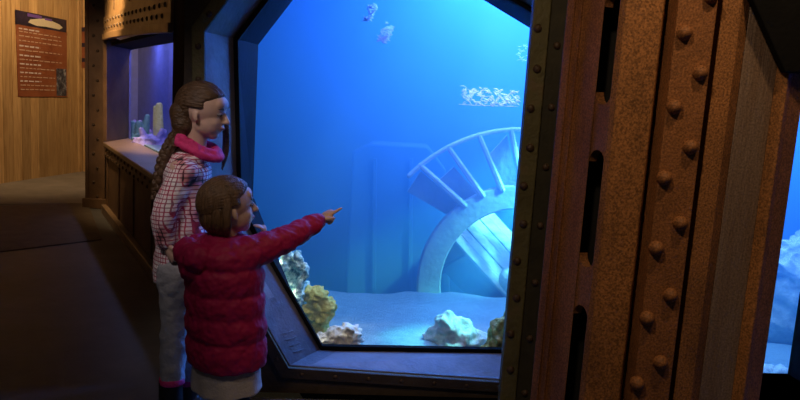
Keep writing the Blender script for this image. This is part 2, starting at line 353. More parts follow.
b = MB(); pquad(b, .79, .64, .99, .985, .0085); b.build('small_photo', m_photo, po)
tag(po, 'tall rust-red poster with black header pinned on pine plank wall', 'poster')
bw = Vector((0, -1, 0)); by = wB.y+.06
p2 = empty('poster', at(86, 68, by-.01))
b = MB(); b.prism([at(x, y, by-.004) for x, y in ((80.6, 27), (97, 27), (97, 68), (80.6, 68))], (0, -.004, 0)); b.build('sheet', m_poster, p2)
b = MB()
for y in (27.5, 43, 58):
    b = MB(); b.prism([at(x, yy, by-.0085) for x, yy in ((81, y), (97, y), (97, y+4), (81, y+4))], (0, -.001, 0)); b.build('dark_band', m_postertop, p2)
tag(p2, 'narrow red and black poster mostly hidden behind the riveted post', 'poster')

# ------------------------------------------------------------------ alcove with the small tank on the left (runs along e)
e = Vector((.5, -.866, 0)).normalized(); inn = Vector((.866, .5, 0)).normalized(); B0 = Vector((-2.87, 6.77, 0))
def al(s, i, z): return B0 + e*s + inn*i + Vector((0, 0, z))
RE = Matrix((e, inn, Vector((0, 0, 1)))).transposed()     # box axes: x along e, y inward
def abox(mb, s0, s1, i0, i1, z0, z1): return mb.box(al((s0+s1)/2, (i0+i1)/2, (z0+z1)/2), (s1-s0, i1-i0, z1-z0), RE)
# riveted post at the far end
pX0, pX1 = at(86, 100, 7.0).x, at(105, 100, 7.0).x
po_ = empty('riveted_post', ((pX0+pX1)/2, 7.13, 0))
b = MB(); b.box(((pX0+pX1)/2, 7.14, 1.5), (pX1-pX0, .28, 3.0)); b.build('shaft', m_bench, po_, bevel=.006)
for x in (pX0+.012, pX1-.012):
    b = MB(); b.box((x, 6.992, 1.5), (.034, .018, 3.0)); b.build('edge_strip', m_bench, po_, bevel=.004)
rivets(po_, [(((pX0+pX1)/2+.02*(-1)**k, 7.0, .12+k*.145), (0, -1, 0)) for k in range(19)], .016, .014, m_rivet_dark)
b = MB(); b.box(((pX0+pX1)/2, 7.13, .05), (pX1-pX0+.05, .34, .10)); b.build('foot_plate', m_bench, po_, bevel=.006)
tag(po_, 'brown riveted steel post beside the pine plank wall', 'post')
# bench front
be = empty('alcove_bench', al(1.3, .15, 0))
b = MB(); abox(b, -.02, 3.02, 0, .28, 0, .66); b.build('body', m_bench, be, bevel=.004)
for s in (.02, .78, 1.54, 2.30, 2.94):
    b = MB(); abox(b, s, s+.07, -.012, 0, .09, .66); b.build('upright_strip', m_bench, be, bevel=.004)
b = MB(); abox(b, -.02, 3.02, -.02, 0, .56, .66); b.build('rivet_band', m_bench, be, bevel=.003)
rivets(be, [(al(.06+k*.185+r_*.092, -.021, .585+r_*.05), -inn) for k in range(16) for r_ in range(2)], .015, .010, m_rivet_dark, n=10)
b = MB(); b.prism([al(-.02, -.035, .66), al(3.02, -.035, .66), al(3.02, .285, .66), al(-.58, .285, .66), al(-.04, .0, .66)], (0, 0, .04)); b.build('ledge', m_ledgetop, be, bevel=.008)
b = MB(); abox(b, -.02, 3.02, -.05, 0, 0, .085); b.build('plinth', m_ledgetop, be, bevel=.006)
tag(be, 'brown riveted steel bench below the small tank window', 'bench')
# left side panel of the alcove + hood + soffit
b = MB(); b.prism([al(-.03, .0, .70), al(-.58, .285, .70), al(-.60, .25, .70), al(-.06, -.03, .70)], (0, 0, 1.0)); o = b.build('trim_2', m_bench, bevel=.004); tag(o, kind='structure')
ho = empty('hood', al(1.5, .1, 1.6))
def hz(s): return 1.675 - .022*max(0, s-.4)**1.25
b = MB(); ns = 24; out = []; inn_ = []
for k in range(ns+1):
    s = -.02 + 3.03*k/ns; out.append((s, hz(s)))
b.prism([al(s, -.02, z) for s, z in out]+[al(out[-1][0], -.02, 3.0), al(out[0][0], -.02, 3.0)], inn*.06); b.build('casing', m_bronze, ho, bevel=.006)
b = MB(); A_ = [al(s, -.045, z-.012) for s, z in out]; B_ = [al(s, -.045, z+.045) for s, z in out]; b.frame(A_, B_, inn*.03, closed=False); b.build('lip', m_bronze, ho, bevel=.005)
b = MB(); b.frame([al(s, -.03, z+.045) for s, z in out], [al(s, -.03, z+.20) for s, z in out], inn*.012, closed=False); b.build('rivet_band', m_bronze, ho)
rivets(ho, [(al(s, -.031, hz(s)+.09+r_*.065), -inn) for s, r_ in [(.05+k*.17+r_*.085, r_) for k in range(17) for r_ in range(2)]], .016, .010, m_rivet_dark, n=10)
for s in (.62, 1.45, 2.3):
    b = MB(); abox(b, s, s+.012, -.026, -.018, 1.9, 3.0); b.build('seam', m_rivet_dark, ho)
b = MB(); b.prism([al(-.02, .04, 1.62), al(3.02, .04, 1.62), al(3.02, .31, 1.62), al(-.60, .31, 1.62)], (0, 0, .03)); b.build('underside', m_black, ho)
tag(ho, 'bronze coloured riveted steel hood above the small tank', 'hood')
# small tank behind
b = MB(); abox(b, -.57, 2.05, .29, .31, .70, 1.62); tag(b.build('window_1', glass_mat('clear_pane', 1.06)), kind='structure')
b = MB()
abox(b, -2.6, 2.1, .70, .74, .3, 2.0); abox(b, -2.64, -2.6, .29, .74, .3, 2.0); abox(b, -2.6, -.60, .29, .31, .3, 2.0); abox(b, -.6, 2.1, .295, .31, 1.625, 2.0); abox(b, 2.06, 2.1, .31, .74, .3, 2.0)
tag(b.build('wall_small_tank', flat('violet_tank_wall', (.16, .18, .46))), kind='structure')
b = MB(); abox(b, -2.6, 2.06, .31, .70, .55, .70); tag(b.build('floor_small_tank', m_sand), kind='structure')
# black pier between the two windows
b = MB(); b.prism([al(3.03, -.02, 0), al(4.17, -.02, 0), Vector((-.82, 3.40, 0)), al(3.03, .28, 0)], (0, 0, 3.0)); tag(b.build('wall_pier', m_black, bevel=.01), kind='structure')

# ------------------------------------------------------------------ big window wall
TILT = math.radians(5.0); wx = Vector((math.cos(TILT), math.sin(TILT), 0)); wnn = Vector((math.sin(TILT), -math.cos(TILT), 0))  # towards room
PI0 = Vector((-.73, 3.05, 0)); PO0 = Vector((-.80, 2.86, 0))
def pin(x, y, o=0): return on_plane(x, y, PI0+wnn*o, wnn)
def pout(x, y, o=0): return on_plane(x, y, PO0+wnn*o, wnn)
inner_px = [(234, 38), (238, 207), (321, 349), (530, 352), (557, 24), (462, -34), (294, -40)]
outer_px = [(205, 32), (207, 222), (289, 366), (540, 383), (572, 14), (470, -60), (270, -56)]
IN = [pin(*p) for p in inner_px]; OU = [pout(*p) for p in outer_px]
# wall plane carrying the opening (built between the opening and a big rectangle) - front skin and thickness
def wl(x, z, o=0): return PO0 + wx*x + wnn*o + Vector((0, 0, z))
def loc(p): d = p-PO0; return d.dot(wx), p.z
# second opening, right of the column
W2 = [(1.86, -.04), (1.86, 1.85), (2.05, 2.1), (3.0, 2.1), (3.0, -.04)]
b = MB()
ou = [loc(p) for p in OU]; th = -wnn*.12
xl, xr = -.10, 1.86
def piece(pts): b.prism([wl(x, z) for x, z in pts], th)
a0, a1, a2, a3, a4, a5, a6 = ou
piece([(xl, 0), (a2[0], 0), a2, a1, (xl, a1[1])]); piece([(xl, a1[1]), a1, a0, (xl, a0[1])]); piece([(xl, a0[1]), a0, a6, (a6[0], 2.9), (xl, 2.9)])
piece([a6, a5, (a5[0], 2.9), (a6[0], 2.9)]); piece([a5, a4, (xr, a4[1]), (xr, 2.9), (a5[0], 2.9)]); piece([a4, a3, (xr, a3[1]), (xr, a4[1])]); piece([a3, a2, (a2[0], 0), (xr, 0), (xr, a3[1])])
piece([(xr, -.3), (3.4, -.3), (3.4, -.04), (xr, -.04)]); piece([(xr, 2.1), (3.4, 2.1), (3.4, 2.9), (xr, 2.9)]); piece([(3.0, -.04), (3.4, -.04), (3.4, 2.1), (3.0, 2.1)])
tag(b.build('wall_tank', m_frontwall), kind='structure')
wf = empty('window_frame', (OU[2]+OU[3])/2)
b = MB(); b.band(OU, IN, .02); b.build('reveal', m_reveal, wf)
# the sill of the reveal: bottom and chamfer plates, slate steel
b = MB()
def lift(p, d=.004): return p + Vector((0, 0, d))
b.prism([OU[2]+Vector((0, 0, .005)), OU[3]+Vector((0, 0, .005)), IN[3]+Vector((0, 0, .005)), IN[2]+Vector((0, 0, .005))], (0, 0, -.03)); b.build('sill', m_ledge, wf, bevel=.004)
nch = (OU[1]-OU[2]).cross(IN[2]-OU[2]).normalized()
if nch.x < 0: nch = -nch
b = MB(); b.prism([OU[1]+nch*.005, OU[2]+nch*.005, IN[2]+nch*.005, IN[1]+nch*.005], -nch*.03); b.build('sloping_sill', m_ledge, wf, bevel=.004)
b = MB()     # scratched letters on the sloping sill
for k in range(7):
    t = .80+.022*k; c0 = OU[1].lerp(OU[2], t).lerp(IN[1].lerp(IN[2], t), .25); c1 = OU[1].lerp(OU[2], t+.012).lerp(IN[1].lerp(IN[2], t+.012), .55)
    b.tube([c0+nch*.0055, (c0+c1)/2+nch*.0055+Vector((.006*(-1)**k, 0, 0)), c1+nch*.0055], .0013, 6)
b.build('scratches', m_reveal, wf)
# olive riveted flange round the opening
cen = sum(OU, Vector())/7
def widen(pts, w):
    n = len(pts); res = []
    for i in range(n):
        p0, p1, p2_ = pts[i-1], pts[i], pts[(i+1) % n]
        d1 = (p1-p0).normalized(); d2 = (p2_-p1).normalized(); n1 = d1.cross(wnn).normalized(); n2 = d2.cross(wnn).normalized()
        if n1.dot(p1-cen) < 0: n1 = -n1
        if n2.dot(p1-cen) < 0: n2 = -n2
        m_ = (n1+n2); m_ = m_/max(m_.dot(n1), .3); res.append(p1+m_*w)
    return res
FO = widen(OU, .05)
b = MB(); b.frame([p+wnn*.015 for p in FO], [p+wnn*.015 for p in OU], -wnn*.012); b.build('flange', m_olive, wf, bevel=.003)
b = MB(); b.frame([p+wnn*.004 for p in FO[1:4]], [p+wnn*.012 for p in [OU[1], OU[2], OU[3]]], wnn*.014, closed=False); b.build('lower_flange', m_frontwall, wf, bevel=.003)
mid = [(p+q_)/2 for p, q_ in zip(FO, OU)]
for i in range(7):
    p, q_ = mid[i], mid[(i+1) % 7]; L_ = (q_-p).length; n = max(2, int(L_/.13))
    rivets(wf, [(p.lerp(q_, (k+.5)/n)+wnn*.016, wnn) for k in range(n)], .013, .011, m_rivet_dark, n=10)
# black inner gasket along the glass
b = MB(); G2 = [p + (sum(IN, Vector())/7 - p).normalized()*.022 for p in IN]
b.frame([p+wnn*.02 for p in IN], [p+wnn*.02 for p in G2], -wnn*.03); b.build('gasket', m_black, wf)
tag(wf, 'riveted eight-sided frame of the big tank window behind both girls', 'window frame')
b = MB(); b.prism([p-wnn*.30 for p in widen(IN, .015)], -wnn*.025); tag(b.build('window_2', m_glass), kind='structure')
# inner reveal of the tank wall (dark navy strip left of the water)
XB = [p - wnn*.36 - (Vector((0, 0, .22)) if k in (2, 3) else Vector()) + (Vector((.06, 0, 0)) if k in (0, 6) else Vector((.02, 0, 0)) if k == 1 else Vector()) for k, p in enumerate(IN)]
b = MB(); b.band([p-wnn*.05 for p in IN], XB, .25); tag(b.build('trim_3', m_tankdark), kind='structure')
# pane of the second window
b = MB(); b.prism([wl(x, z, -.48) for x, z in W2], -wnn*.03); tag(b.build('window_3', m_glass), kind='structure')
b = MB(); b.frame([wl(x, z, .02) for x, z in [(1.82, -.04), (1.82, 1.87), (2.03, 2.14), (3.05, 2.14), (3.05, -.04)]], [wl(x, z, .02) for x, z in W2], -wnn*.52); tag(b.build('trim_4', m_black), kind='structure')

# ------------------------------------------------------------------ big tank
ZZ = Vector((0, 0, 1))
tk = [Vector((-.84, 3.45, 0)), Vector((-1.10, 4.45, 0)), Vector((-1.22, 5.4, 0)), Vector((-2.0, 6.7, 0)), Vector((4.0, 6.9, 0)), Vector((4.0, 3.3, 0))]
b = MB(); H_ = 2.7
for p, q_ in zip(tk[:-1], tk[1:]):
    d = (q_-p).normalized(); n_ = Vector((-d.y, d.x, 0)); b.prism([p-ZZ*1.5, q_-ZZ*1.5, q_+ZZ*H_, p+ZZ*H_], n_*.06)
tag(b.build('wall_tank_back', m_tank), kind='structure')
# sand floor, gently uneven
b = MB(); nx, ny = 60, 44; V = []; fs = []
def sandz(x, y):
    t = max(0, min(1, (x-.95)/.6)); t = t*t*(3-2*t)
    return lerp(.02, -.24, t) - .46*max(0, y-4.5-.1*x) + .05*noise.noise(Vector((x*1.6, y*1.6, 3))) + .02*noise.noise(Vector((x*6, y*6, 1)))
for j in range(ny+1):
    for i in range(nx+1):
        x = -2.0+5.95*i/nx; y = (3.40+.0875*(x+.8))+ (6.85-3.40)*j/ny; x = max(x, -.83 if y < 3.5 else -1.08-max(0, y-5.3)*.55 if y > 4.4 else -.83-(y-3.5)*.27); V.append((x, y, sandz(x, y)))
for j in range(ny):
    for i in range(nx): a_ = j*(nx+1)+i; fs.append((a_, a_+1, a_+nx+2, a_+nx+1))
b.add(V, fs); tag(b.build('floor_tank', m_sand, smooth=True), kind='structure')
# the water itself
w0 = [wl(.0, -1.45, -.53), wl(4.4, -1.45, -.53), Vector((3.95, 6.8, -1.45)), Vector((-1.9, 6.6, -1.45)), Vector((-1.15, 5.4, -1.45)), Vector((-1.03, 4.45, -1.45)), Vector((-.83, 3.55, -1.45))]
b = MB(); b.prism(w0, (0, 0, 3.82)); tag(b.build('tank_water', m_water), 'hazy blue water filling the big tank', 'water', kind='structure')

# paddle wheel
wc = at(515, 283, 4.75); sc_ = 4.75/F; yaw = math.radians(-7)
AX = Vector((math.sin(yaw)*-1, -math.cos(yaw), 0)); RX = Vector((math.cos(yaw), -math.sin(yaw)*1, 0)); RX = Vector((0, 0, 1)).cross(AX)*-1
RX = Vector((abs(AX.y), AX.x if AX.y < 0 else -AX.x, 0)).normalized()
pw = empty('paddle_wheel', (wc.x, wc.y, 0))
ZZ = Vector((0, 0, 1))
def wp(r, a, d): return wc + RX*(r*math.cos(a)) + ZZ*(r*math.sin(a)) + AX*d
def annulus(r0, r1, d0, d1, n=64):
    m_ = MB(); rs = []
    for k in range(n):
        a = 2*pi*k/n; rs.append([wp(r0, a, d0), wp(r1, a, d0), wp(r1, a, d1), wp(r0, a, d1)])
    rs.append(rs[0]); m_.rings(rs, cap=False); return m_
ro, ra, rb = 157*sc_, 102*sc_, 78*sc_
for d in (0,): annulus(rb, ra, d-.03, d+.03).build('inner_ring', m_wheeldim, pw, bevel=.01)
m_ = MB(); m_.tube([wp(ro, math.radians(t), 0) for t in range(30, 139, 3)], .016, 8); m_.build('outer_rim', m_wheel, pw)
nsp = 30
for k in range(nsp):
    a = math.radians(120.5)+2*pi*k/nsp
    if not (math.radians(20) < a % (2*pi) < math.radians(134)): continue
    m_ = MB(); m_.tube([wp(ra-.02, a-.09, .02), wp(ro, a, 0)], [.024, .018], 8); m_.build('spoke', m_wheel, pw)
    if k % 5 != 4:
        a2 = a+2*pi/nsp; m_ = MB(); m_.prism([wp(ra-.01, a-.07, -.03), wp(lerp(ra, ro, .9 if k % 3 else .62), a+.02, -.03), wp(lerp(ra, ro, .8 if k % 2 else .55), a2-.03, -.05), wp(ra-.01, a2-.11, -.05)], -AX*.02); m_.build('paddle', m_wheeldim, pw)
m_ = MB(); m_.tube([wp(0, 0, .08), wp(0, 0, -.10)], .09, 20); m_.build('axle', m_wheel, pw)
tag(pw, 'big pale paddle wheel half sunk in the sand under blue water', 'wheel')
# plank-topped box slanting behind the wheel ring
c0 = at(470, 222, 5.12); c1 = at(546, 306, 5.06); d_ = (c1-c0); lx = d_.normalized(); lz = Vector((.22, -.76, .60)); lz = (lz-lx*lz.dot(lx)).normalized(); ly = lz.cross(lx)
cr = empty('wooden_box', (c1.x, c1.y, .02)); RB = Matrix((lx, ly, lz)).transposed(); cm = (c0+c1)/2
if True:
    for k in range(6):
        m_ = MB(); m_.box(cm + lz*random.uniform(-.006, .006) + ly*((k-2.5)*.072), (d_.length+random.uniform(-.04, .05), .0695, .03), RB); m_.build('plank', m_plank, cr, bevel=.006)
    m_ = MB(); m_.box(cm - lz*.23, (d_.length*.96, .40, .42), RB); m_.build('body', m_wheeldim, cr, bevel=.01)
    for t in (.2, .8):
        m_ = MB(); m_.box(c0.lerp(c1, t)-lz*.23, (.05, .44, .44), RB); m_.build('batten', m_wheeldim, cr, bevel=.005)
tag(cr, 'pale plank-topped wooden box slanting inside the sunken wheel ring', 'wooden box')
# dim wreck panel behind
hu = empty('wreck_housing', at(400, 300, 5.8)-Vector((0, 0, .0)))
pts = [at(343, 345, 5.8), at(352, 152, 5.8), at(372, 143, 5.8), at(428, 146, 5.8), at(446, 170, 5.8), at(452, 345, 5.8)]
b = MB(); b.prism(pts, (0, .35, 0)); b.build('panel', m_tank, hu, bevel=.02)
for x in (372, 408):
    b = MB(); b.prism([at(x, 290, 5.79), at(x+1, 158, 5.79), at(x+5, 158, 5.79), at(x+4, 290, 5.79)], (0, -.03, 0)); b.build('rib', m_tank, hu, bevel=.005)
tag(hu, 'dim upright wreck housing standing behind the paddle wheel', 'wreck')
# rocks and corals
def lump(c, r, seed, amp=.35, fr=2.2, nu=40, nv=28, rot=None, mb=None):
    m_ = mb or MB(); o_ = Vector((seed*7.3, seed*3.1, seed*1.7))
    m_.ball(c, r, rot, nu, nv, fn=lambda d: 1+amp*noise.noise(d*fr+o_)+amp*.45*noise.noise(d*fr*2.7+o_)+amp*.22*noise.noise(d*fr*6+o_)); return m_
def rock(name, mat, px, py, Y, r, seed, label, cat, base=True, **k):
    c = at(px, py, Y); m_ = lump(c, r, seed, **k); o = m_.build(name, mat, smooth=True); return tag(o, label, cat)
# shaggy teal coral column at the left edge of the glass
m_ = MB(); base = at(300, 320, 3.58)
for k in range(46):
    px_ = random.gauss(292, 8); py_ = random.uniform(256, 322); lim = 268+ (py_-252)*.42
    px_ = max(min(px_, 311), lim-8); p = at(px_, py_, random.uniform(3.52, 3.66))
    lump(p, (random.uniform(.020, .034), random.uniform(.02, .035), random.uniform(.03, .065)), k, .5, 3, 16, 12, mb=m_)
m_.tube([at(281, 335, 3.62), at(292, 300, 3.62), at(290, 262, 3.62)], [.09, .075, .05], 14)
tag(fuse(m_, 'coral', m_coralteal, None, .007, 1, org=at(292, 330, 3.6), disp=lambda p: .007*noise.noise(p*45)), 'shaggy teal and white coral along the sloping sill edge', 'coral')
# yellow plate coral
m_ = MB()
for (x, y, r, s) in ((316, 296, .085, 1), (327, 306, .07, 2), (314, 311, .08, 3), (321, 318, .07, 4), (330, 315, .035, 5)):
    lump(at(x, y, 3.56), (r*.75, r*.6, r*.62), s, .45, 2.6, 24, 16, mb=m_)
m_.tube([at(318, 322, 3.6), at(320, 345, 3.6)], [.06, .07], 12)
tag(fuse(m_, 'coral', m_coralyellow, None, .006, 2, org=at(319, 345, 3.58), disp=lambda p: .008*noise.noise(p*28)), 'frilly yellow-green coral between the teal coral and the white one', 'coral')
m_ = MB()
for (x, y, r, s) in ((326, 341, .055, 1), (336, 336, .06, 2), (347, 333, .07, 3), (352, 340, .055, 4), (343, 344, .06, 6)):
    lump(at(x, y, 3.50), (r, r*.8, r*.75), s, .5, 2.4, 24, 16, mb=m_)
tag(fuse(m_, 'coral', m_coralwhite, None, .006, 1, org=at(340, 349, 3.5), disp=lambda p: .008*noise.noise(p*36)), 'lumpy white coral at the bottom left corner of the glass', 'coral')
m_ = MB()
for (x, y, r, s) in ((500, 338, .085, 1), (492, 346, .05, 2), (508, 330, .09, 3), (486, 350, .04, 4)):
    lump(at(x, y, 3.55), (r*.7, r*.7, r), s, .5, 2.4, 22, 16, mb=m_)
tag(fuse(m_, 'coral', m_coralgreen, None, .006, 1, org=at(500, 352, 3.55), disp=lambda p: .008*noise.noise(p*30)), 'olive green coral beside the right jamb of the big window', 'coral')
c = at(452, 334, 3.65); m_ = MB()
lump(c+Vector((0, 0, -.03)), (.125, .12, .13), 5, .45, 1.8, 40, 28, mb=m_); lump(c+Vector((.07, .02, -.05)), (.12, .11, .09), 9, .4, 2, 30, 20, mb=m_); lump(c+Vector((-.03, -.03, .06)), (.07, .07, .06), 12, .5, 2, 30, 20, mb=m_)
tag(fuse(m_, 'rock', m_rock, None, .009, 1, org=(c.x, c.y, .02), disp=lambda p: .012*noise.noise(p*18)), 'bright pale rock on the sand at the bottom of the big window', 'rock')
# right hand window contents
c = at(765, 390, 4.05); tag(lump(c, (.16, .13, .16), 31, .4, 1.8).build('rock', m_rock, smooth=True), 'pale rock at the foot of the far right window', 'rock')
c = at(795, 398, 3.85); tag(lump(c, (.055, .08, .17), 33, .35, 1.8).build('rock', m_rockdark, smooth=True), 'dark upright rock at the lower right edge of the far right window', 'rock')
m_ = MB()
for (x, y, r, s) in ((800, 275, .30, 1), (785, 300, .2, 2), (815, 255, .25, 3), (790, 262, .16, 4), (812, 300, .3, 6)):
    lump(at(x, y, 5.0), (r, r*.8, r*.7), s, .5, 2, 30, 20, mb=m_)
m_.tube([at(800, 290, 5.0), Vector((at(800, 290, 5.0).x, 5.05, 0))], [.28, .36], 16)
tag(fuse(m_, 'reef', m_rock, None, .014, 1, org=(at(800, 290, 5).x, 5, 0), disp=lambda p: .025*noise.noise(p*9)), 'craggy pale reef seen through the far right window', 'reef')
# glints of light in the tank, modelled as small white flecks
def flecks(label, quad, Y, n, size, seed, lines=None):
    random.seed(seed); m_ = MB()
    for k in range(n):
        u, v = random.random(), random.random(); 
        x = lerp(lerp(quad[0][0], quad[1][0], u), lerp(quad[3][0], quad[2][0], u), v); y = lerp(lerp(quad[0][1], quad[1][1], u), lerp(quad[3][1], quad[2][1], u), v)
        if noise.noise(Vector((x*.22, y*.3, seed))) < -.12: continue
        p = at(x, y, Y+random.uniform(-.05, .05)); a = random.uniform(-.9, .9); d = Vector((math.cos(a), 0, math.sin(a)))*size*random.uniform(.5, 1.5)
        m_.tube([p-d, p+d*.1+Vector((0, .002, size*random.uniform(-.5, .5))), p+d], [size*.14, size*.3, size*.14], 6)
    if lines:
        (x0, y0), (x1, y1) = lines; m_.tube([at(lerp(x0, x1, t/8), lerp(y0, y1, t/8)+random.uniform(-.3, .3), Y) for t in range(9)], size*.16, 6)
    return tag(m_.build('glint_streak', m_glint), label, 'bubbles', kind='stuff')
flecks('wide glittering patch of light glints modelled as white flecks beside the jamb', [(459, 86), (520, 91), (519, 106), (464, 104)], 3.78, 260, .011, 3, ((459, 104.5), (518, 106.5)))
flecks('small slanting streak of modelled light glints, the higher of two near the window top', [(369, 6), (376, 5), (370, 19), (364, 21)], 3.6, 90, .012, 4)
flecks('small slanting lilac-white streak of modelled light glints, the lower of two near the window top', [(387, 22), (394, 29), (386, 43), (378, 40)], 3.6, 120, .012, 6)
flecks('faint white patch of modelled light glints against the right edge of the water', [(520, 44), (531, 43), (529, 61), (517, 60)], 4.3, 40, .010, 8)
random.seed(5)
# small tank corals
def fingers(name, mat, base, n, h, r, spread, label):
    m_ = MB()
    for k in range(n):
        a = random.uniform(0, 2*pi); d = Vector((math.cos(a)*spread, math.sin(a)*spread, 0)); hh = h*random.uniform(.6, 1)
        m_.tube([base+d*.4, base+d*.8+ZZ*hh*.5, base+d+ZZ*hh], [r*1.3, r, r*.7], 10)
    lump(base, (spread*1.6, spread*1.6, spread*.8), 3, .4, mb=m_)
    return tag(fuse(m_, name, mat, None, .007, 2, org=base), label, 'coral')
m_c1 = noisy('lemon_coral', [(.3, (.60, .62, .22)), (.7, (.85, .85, .45))], scale=20); m_c2 = noisy('lilac_coral', [(.3, (.30, .24, .62)), (.7, (.52, .46, .85))], scale=20); m_c3 = noisy('sea_green_coral', [(.3, (.12, .30, .30)), (.7, (.30, .52, .48))], scale=20)
def in_small(x, y, i=.55): return on_plane(x, y, B0+inn*i, inn)
def dn(p): return Vector((p.x, p.y, .69))
fingers('coral', m_c1, dn(in_small(160, 138, .50)), 3, .40, .035, .05, 'tall lemon finger coral in the small tank')
fingers('coral', m_c2, dn(in_small(153, 145, .42)), 7, .17, .035, .11, 'lilac coral at the foot of the lemon finger coral')
fingers('coral', m_c3, dn(in_small(140, 138, .42)), 6, .25, .04, .08, 'sea green coral in the middle of the small tank')
fingers('coral', m_c2, dn(in_small(133, 138, .50)), 7, .12, .04, .13, 'low blue-violet coral at the left end of the small tank')

# ------------------------------------------------------------------ rusty built-up column
col = empty('steel_column', Vector((.80, 2.25, 0)))
def X_(px, Y): return at(px, 200, Y).x
ZT = 2.7
def plan(pts, name, mat, parent=col, bevel=.006, z0=0, z1=ZT):
    m_ = MB(); m_.prism([(x, y, z0) for x, y in pts], (0, 0, z1-z0)); return m_.build(name, mat, parent, bevel=bevel, seg=3)
# olive jamb plate and dark strip behind the column's left side
xa, xb = X_(517, 2.80), X_(534, 2.80)
jam = plan([(xa, 2.86), (xa, 2.80), (xb, 2.80), (xb, 2.86)], 'jamb_plate', m_olive)
rivets(jam, [((xa+.022+(.012 if k % 2 else 0), 2.80, .05+k*.155), (0, -1, 0)) for k in range(17)], .017, .013, m_rivet_dark)
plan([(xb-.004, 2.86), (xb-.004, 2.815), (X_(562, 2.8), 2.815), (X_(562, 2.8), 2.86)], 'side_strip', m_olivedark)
rivets(col, [(X_(543, 2.81)*Vector((1, 0, 0))+Vector((0, 2.815, .10+k*.24)), (0, -1, 0)) for k in range(11)], .015, .012, m_rivet_dark)
# left channel facing half towards the room
x1, y1 = X_(549, 2.34), 2.34
x2, y2 = X_(585, 2.20), 2.20
left = plan([(x1, y1), (X_(556, 2.31), 2.31), (X_(557.5, 2.318), 2.318), (X_(563, 2.285), 2.285), (X_(565, 2.292), 2.292), (x2, y2), (x2+.003, y2+.02), (x1+.155, 2.83), (x1+.128, 2.83)], 'side_channel', m_rust, bevel=.004)
# front flange right of the slots
x3 = X_(602, 2.10); x4 = X_(645, 2.10)
fl = plan([(x3, 2.12), (x3+.012, 2.10), (x4-.01, 2.10), (x4, 2.115), (x4, 2.15), (X_(656, 2.15), 2.15), (X_(656, 2.15), 2.5), (x3+.08, 2.5), (x3+.08, 2.135), (x3, 2.13)], 'front_flange', m_rust2, bevel=.004)
plan([(x2-.012, 2.29), (x3+.075, 2.29), (x3+.075, 2.33), (x2-.012, 2.33)], 'slot_shade_sheet', m_void, bevel=0)  # near black sheet painting the shade seen through the slots
# battens between the slots, ends hollowed in half circles
pa = Vector((x2+.002, y2+.008, 0)); pb = Vector((x3+.004, 2.135, 0)); bd = (pb-pa); bn = Vector((-bd.y, bd.x, 0)).normalized()
if bn.y < 0: bn = -bn
def zpx(px, py, Y): return at(px, py, Y).z
sl = [(zpx(605, 105, 2.17), zpx(600, 150, 2.17)), (zpx(593, 268, 2.17), zpx(588, 306, 2.17)), (zpx(620, -52, 2.17), zpx(614, -8, 2.17)), (zpx(578, 425, 2.17), zpx(570, 466, 2.17)), (2.33, 2.2)]
for zt, zb in sl:
    N_ = 12; w = bd.length; r = w/2; top = []; bot = []
    for k in range(N_+1):
        a = pi*k/N_; u = r-r*math.cos(a); top.append(pa+bd.normalized()*u+ZZ*(zt+r*1.0*(1-math.sin(a)))); bot.append(pa+bd.normalized()*u+ZZ*(zb-r*1.0*(1-math.sin(a))))
    m_ = MB(); m_.frame(top, bot, bn*.03, closed=False); m_.build('batten', m_rust, col)
# riveted cover plate
x5, x6 = X_(655, 2.06), X_(693, 2.06)
rp = plan([(x5, 2.055), (x6, 2.055), (x6, 2.16), (x5, 2.16)], 'riveted_plate', m_rustplate, bevel=.004)
riv = [(684, 33), (700, 73), (674, 107), (690, 147), (664, 178), (680, 223), (656, 248), (670, 295), (647, 318), (660, 362), (637, 383)]
riv += [(711, -4), (694, -42), (720, -80), (652, 432), (628, 455)]
rivets(rp, [((at(x, y, 2.055).x, 2.054, at(x, y, 2.055).z), (0, -1, 0)) for x, y in riv], .0225, .026, m_rustplate, n=20)
# right hand channel, worn web between two flanges
x7, x8, x9, x10, x11 = X_(697.5, 2.09), X_(716, 2.09), X_(724, 2.12), X_(758, 2.12), X_(768, 2.09)
x12 = X_(791, 2.11)
plan([(x7, 2.085), (x8, 2.085), (x9, 2.115), (x9, 2.3), (x7, 2.3)], 'channel_flange', m_rust2, bevel=.004)
plan([(x9, 2.115), (x10, 2.115), (x10, 2.3), (x9, 2.3)], 'channel_web', m_web, bevel=.002)
plan([(x10, 2.115), (x11, 2.09), (X_(771, 2.085), 2.085), (X_(775, 2.10), 2.10), (x12, 2.125), (x12, 2.5), (x10, 2.5)], 'outer_flange', m_rust2, bevel=.004)
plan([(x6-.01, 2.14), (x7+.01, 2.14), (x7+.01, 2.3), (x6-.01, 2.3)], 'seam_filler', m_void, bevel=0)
# black gusset at the top right of the column
g = [at(x, y, 2.065) for x, y in ((752.5, -1), (785.5, 72.5), (840, 74), (860, -60), (726, -60))]
m_ = MB(); m_.prism(g, (0, .03, 0)); tag(m_.build('gusset_plate', m_black, col, bevel=.004), 'black angled plate')
tag(col, 'rust brown built-up steel column with rivets and long slots', 'column')

